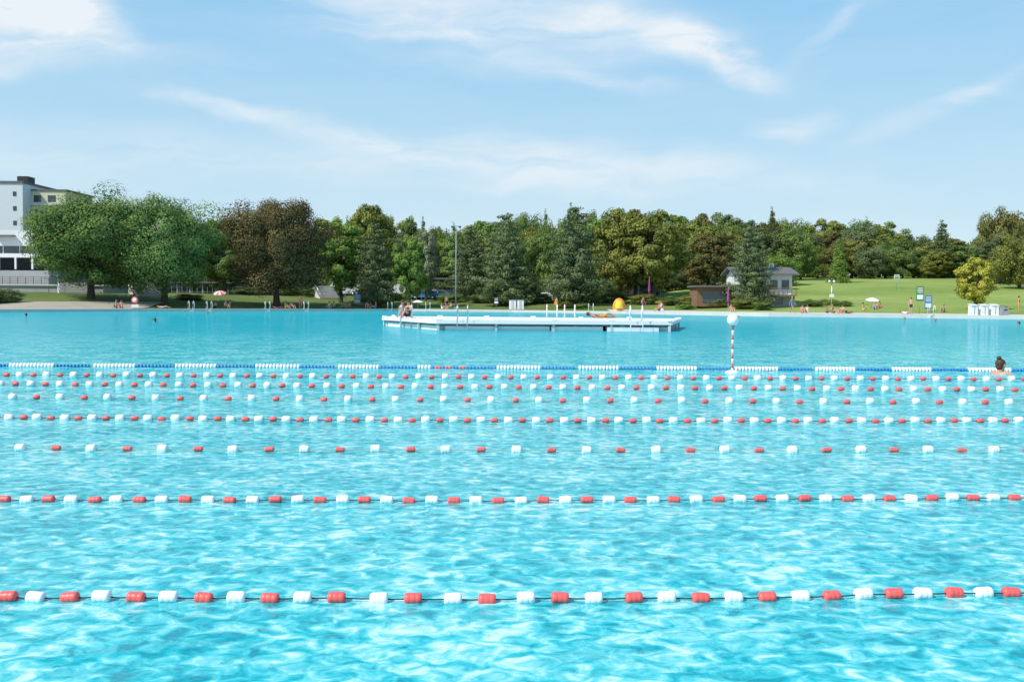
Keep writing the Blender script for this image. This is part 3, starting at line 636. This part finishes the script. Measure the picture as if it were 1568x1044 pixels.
def person(pose,loc,rz=0,suit='blue',skin='skin',hair='hair',top=False,name='person',bun=False,scale=1.0):
    J,V,Fc=BD[pose]; mb=MB(); names=list(J); P=np.array([J[n][:3] for n in names])
    Va=np.array(V); groups={skin:[],suit:[]}
    cloth=('pelvis','hiL','hiR')+(('spine','chest') if top else ())
    for f in Fc:
        c=Va[f].mean(0); n=names[int(np.argmin(((P-c)**2).sum(1)))]
        groups[suit if n in cloth else skin].append(f)
    mb.v=[tuple(v) for v in V]
    for k,fl_ in groups.items():
        if not fl_: continue
        i=mb.mi(k)
        for f in fl_: mb.f.append(f); mb.m.append(i); mb.sm.append(True)
    hd=(Vector(J['head'][:3])); tp=Vector(J['top'][:3]); up=(tp-hd).normalized()
    fwd=Vector((0,-1,0)) if pose!='lie' else Vector((0,0,1)); fwd=(fwd-up*fwd.dot(up)).normalized(); sd=up.cross(fwd)
    Rm=Matrix((sd,-fwd,up)).transposed().to_4x4(); T_=Matrix.Translation(hd+up*.05)@Rm
    mb.sphere((0,.018,.03),(.098,.108,.105),hair,16,8,mx=T_,lo=0,hi=.55)
    mb.sphere((0,.055,-.02),(.085,.065,.10),hair,12,8,mx=T_)
    if bun: mb.sphere((0,.05,.15),(.05,.05,.045),hair,12,8,mx=T_)
    mb.sphere((0,-.10,-.02),(.014,.022,.026),skin,8,6,mx=T_)
    for s_ in(-1,1):
        mb.sphere((s_*.034,-.085,.005),(.013,.009,.008),'dark',8,5,mx=T_); mb.sphere((s_*.092,.0,-.01),(.012,.022,.032),skin,8,6,mx=T_)
    mb.sphere((0,-.088,-.062),(.024,.009,.007),'towel',8,5,mx=T_)
    for n in 'LR':
        h=Vector(J['ha'+n][:3]); w=Vector(J['wr'+n][:3]); d=(h-w).normalized(); s1=d.cross(Vector((0.3,1,.2))).normalized(); s2=d.cross(s1)
        for q,l in((-.024,.07),(-.008,.08),(.008,.077),(.024,.06)):
            a=h+s1*q; mb.tube([a,a+d*l*.55,a+d*l+s2*.015],[.009,.008,.006],skin,6)
        mb.tube([w+d*.03+s1*.02,w+d*.06+s1*.05,w+d*.10+s1*.055],[.011,.01,.008],skin,6)
    return mb.finish(name,loc,rz,scale)
suits=['blue','red','white','dark','green','orange','purple','yellow']
def shoreperson(px,t,pose,rz=0,**k):
    x=X(px,120)
    for _ in range(4): y=Ys(x)+t; x=X(px,y)
    return person(pose,(x,y,gz(x,y)+.02),rz,**k)
pl=[(178,3,'sit'),(186,3.5,'sit'),(250,5,'lie'),(330,5,'sit'),(346,4.5,'sit'),(352,6,'sit'),(425,3,'lie'),(438,4,'sit'),(447,3.5,'sit'),(460,3,'stand'),(504,3,'sit'),(511,4,'sit'),(527,3,'sit'),(535,5,'sit'),(562,2.5,'sit'),(567,3,'sit'),(575,2,'sit'),(622,4,'lie'),(677,2,'sit'),(684,3,'stand'),(690,2,'sit'),(852,3,'stand'),(1010,4,'sit'),(1120,5,'sit'),(1213,2.5,'walk'),(1229,1.5,'sit'),(1236,2,'sit'),(1266,2,'sit'),(1275,2,'sit'),(1290,2,'sit'),(1300,3,'lie'),(1322,12,'sit'),(1340,14,'sit'),(1347,16,'sit'),(1388,4,'lie'),(1395,2.5,'stand'),(1445,10,'sit'),(1560,12,'stand'),(985,5,'stand')]
for i,(px,t,ps) in enumerate(pl):
    shoreperson(px,t,ps,rng.uniform(-1.2,1.2),suit=suits[i%8],skin='skin' if i%3 else 'skin2',hair='hair' if i%4 else 'hair2',top=(i%2==0))
person('sit',(at(617,55.5),55.5,.53),.5,suit='red',skin='skin2',top=False); person('sit',(at(625,54.5),54.5,.53),-.6,suit='dark',skin='skin',top=True)
person('lie',(at(920,56.5),56.5,.53),.2,suit='orange',skin='skin2')
g=G(1531,572); person('swim',(g.x,g.y,0.05),1.9,suit='dark',name='swimmer',bun=True,hair='hair')
for px,py in ((237,493),(1432,492),(1385,489),(318,480),(283,478),(1130,487),(1560,497),(40,484)):
    g=G(px,py); person('swim',(g.x,g.y,-.02),rng.uniform(-2,2),suit='red',name='swimmer',hair=rng.choice(['hair','hair2']),skin=rng.choice(['skin','skin2']))
# ------------------------------------------------------------------ sun + sky
to_sun=Vector((-.80,-.50,1.0)).normalized(); el=math.asin(to_sun.z); az=math.atan2(to_sun.x,to_sun.y)
sd=bpy.data.lights.new('sun','SUN'); sd.energy=5.0; sd.angle=math.radians(.5); sd.color=(1,.955,.88)
so=bpy.data.objects.new('sun',sd); COL.objects.link(so); so.rotation_euler=(-to_sun).to_track_quat('-Z','Y').to_euler(); so.location=(0,0,60)
w=bpy.data.worlds.new('World'); scene.world=w; w.use_nodes=True; nt=w.node_tree; L=nt.links; bg=nt.nodes['Background']
sk=nt.nodes.new('ShaderNodeTexSky'); sk.sky_type='NISHITA'; sk.sun_disc=False; sk.sun_elevation=el; sk.sun_rotation=az%(2*math.pi); sk.air_density=1.0; sk.dust_density=0.6; sk.ozone_density=1.5
ST=0.13
bg.inputs['Strength'].default_value=ST
tc=nt.nodes.new('ShaderNodeTexCoord'); N=lambda t:nt.nodes.new(t)
sp=N('ShaderNodeSeparateXYZ'); L.new(tc.outputs['Generated'],sp.inputs[0])
azn=math_('ARCTAN2',sp.outputs[0],sp.outputs[1]); eln=math_('ARCSINE',sp.outputs[2])
gr=N('ShaderNodeValToRGB'); L.new(eln,gr.inputs[0]); e=gr.color_ramp.elements   # clear-sky tint by elevation (radians)
e[0].position=0.0; e[0].color=(.64,.82,.92,1); e[1].position=1.0; e[1].color=(.12,.34,.66,1)
q=e.new(.12); q.color=(.47,.74,.92,1); q=e.new(.30); q.color=(.27,.60,.91,1)
gsc=N('ShaderNodeVectorMath'); gsc.operation='SCALE'; L.new(gr.outputs[0],gsc.inputs[0]); gsc.inputs['Scale'].default_value=1/ST
mxs=N('ShaderNodeMix'); mxs.data_type='RGBA'; mxs.inputs[0].default_value=.90; L.new(sk.outputs[0],mxs.inputs[6]); L.new(gsc.outputs[0],mxs.inputs[7])
cb=N('ShaderNodeCombineXYZ'); L.new(azn,cb.inputs[0]); L.new(eln,cb.inputs[1])
nz=N('ShaderNodeTexNoise'); nz.inputs['Scale'].default_value=7; nz.inputs['Detail'].default_value=6; L.new(cb.outputs[0],nz.inputs['Vector'])
vm=N('ShaderNodeVectorMath'); vm.operation='MULTIPLY_ADD'; L.new(nz.outputs['Color'],vm.inputs[0]); vm.inputs[1].default_value=(.14,.06,0)
v2=N('ShaderNodeVectorMath'); v2.operation='SUBTRACT'; L.new(cb.outputs[0],v2.inputs[0]); v2.inputs[1].default_value=(.07,.03,0); L.new(v2.outputs[0],vm.inputs[2])
W=vm.outputs[0]
def blob(px,py,sx,sy,ang,amp):
    mp=N('ShaderNodeMapping'); mp.vector_type='TEXTURE'; mp.inputs['Location'].default_value=((px-784)/F,(460-py)/F,0); mp.inputs['Rotation'].default_value=(0,0,math.radians(ang)); mp.inputs['Scale'].default_value=(sx/F,sy/F,1)
    L.new(W,mp.inputs[0]); ln=N('ShaderNodeVectorMath'); ln.operation='LENGTH'; L.new(mp.outputs[0],ln.inputs[0])
    mr=N('ShaderNodeMapRange'); mr.interpolation_type='SMOOTHSTEP'; mr.inputs['From Min'].default_value=0; mr.inputs['From Max'].default_value=1; mr.inputs['To Min'].default_value=amp; mr.inputs['To Max'].default_value=0
    L.new(ln.outputs['Value'],mr.inputs['Value']); return mr.outputs[0]
acc=None
for a in ((60,75,270,85,-8,1.3),(160,75,150,50,-20,.9),(650,30,400,110,-6,.9),(1080,100,170,50,-18,1.3),(950,60,260,70,-10,.7),(900,125,150,22,-12,.6),(820,262,640,60,-2,.8),(350,190,190,20,-6,.7),(520,225,200,22,-14,.5),(1430,180,230,26,20,.55),(40,148,110,22,0,.8),(1200,205,110,26,8,.5),(60,-20,400,90,0,.9),(1280,60,120,30,40,.3),(100,260,500,60,0,.4),(200,120,300,40,-4,.3)):
    v=blob(*a); acc=v if acc is None else math_('ADD',acc,v)
mp=N('ShaderNodeMapping'); mp.inputs['Rotation'].default_value=(0,0,math.radians(12)); mp.inputs['Scale'].default_value=(4,22,1); L.new(W,mp.inputs[0])
ns=N('ShaderNodeTexNoise'); ns.inputs['Scale'].default_value=1.6; ns.inputs['Detail'].default_value=7; ns.inputs['Roughness'].default_value=.60; ns.inputs['Distortion'].default_value=.5; L.new(mp.outputs[0],ns.inputs['Vector'])
nr=N('ShaderNodeMapRange'); nr.inputs['From Min'].default_value=.3; nr.inputs['From Max'].default_value=.72; L.new(ns.outputs['Fac'],nr.inputs['Value'])
dens=math_('MULTIPLY',acc,math_('MULTIPLY_ADD',nr.outputs[0],.85,.2)); dens=math_('MULTIPLY_ADD',nr.outputs[0],.10,dens)
hz=math_('MULTIPLY',math_('EXPONENT',math_('MULTIPLY',math_('MAXIMUM',eln,0.0),-10.0)),.32)
dens=math_('MINIMUM',math_('ADD',dens,hz),.92)
mxc=N('ShaderNodeMix'); mxc.data_type='RGBA'; L.new(dens,mxc.inputs[0]); L.new(mxs.outputs[2],mxc.inputs[6]); mxc.inputs[7].default_value=(.87/ST,.92/ST,.96/ST,1)
L.new(mxc.outputs[2],bg.inputs['Color'])
scene.view_settings.view_transform='Standard'; scene.view_settings.look='None'; scene.view_settings.exposure=0
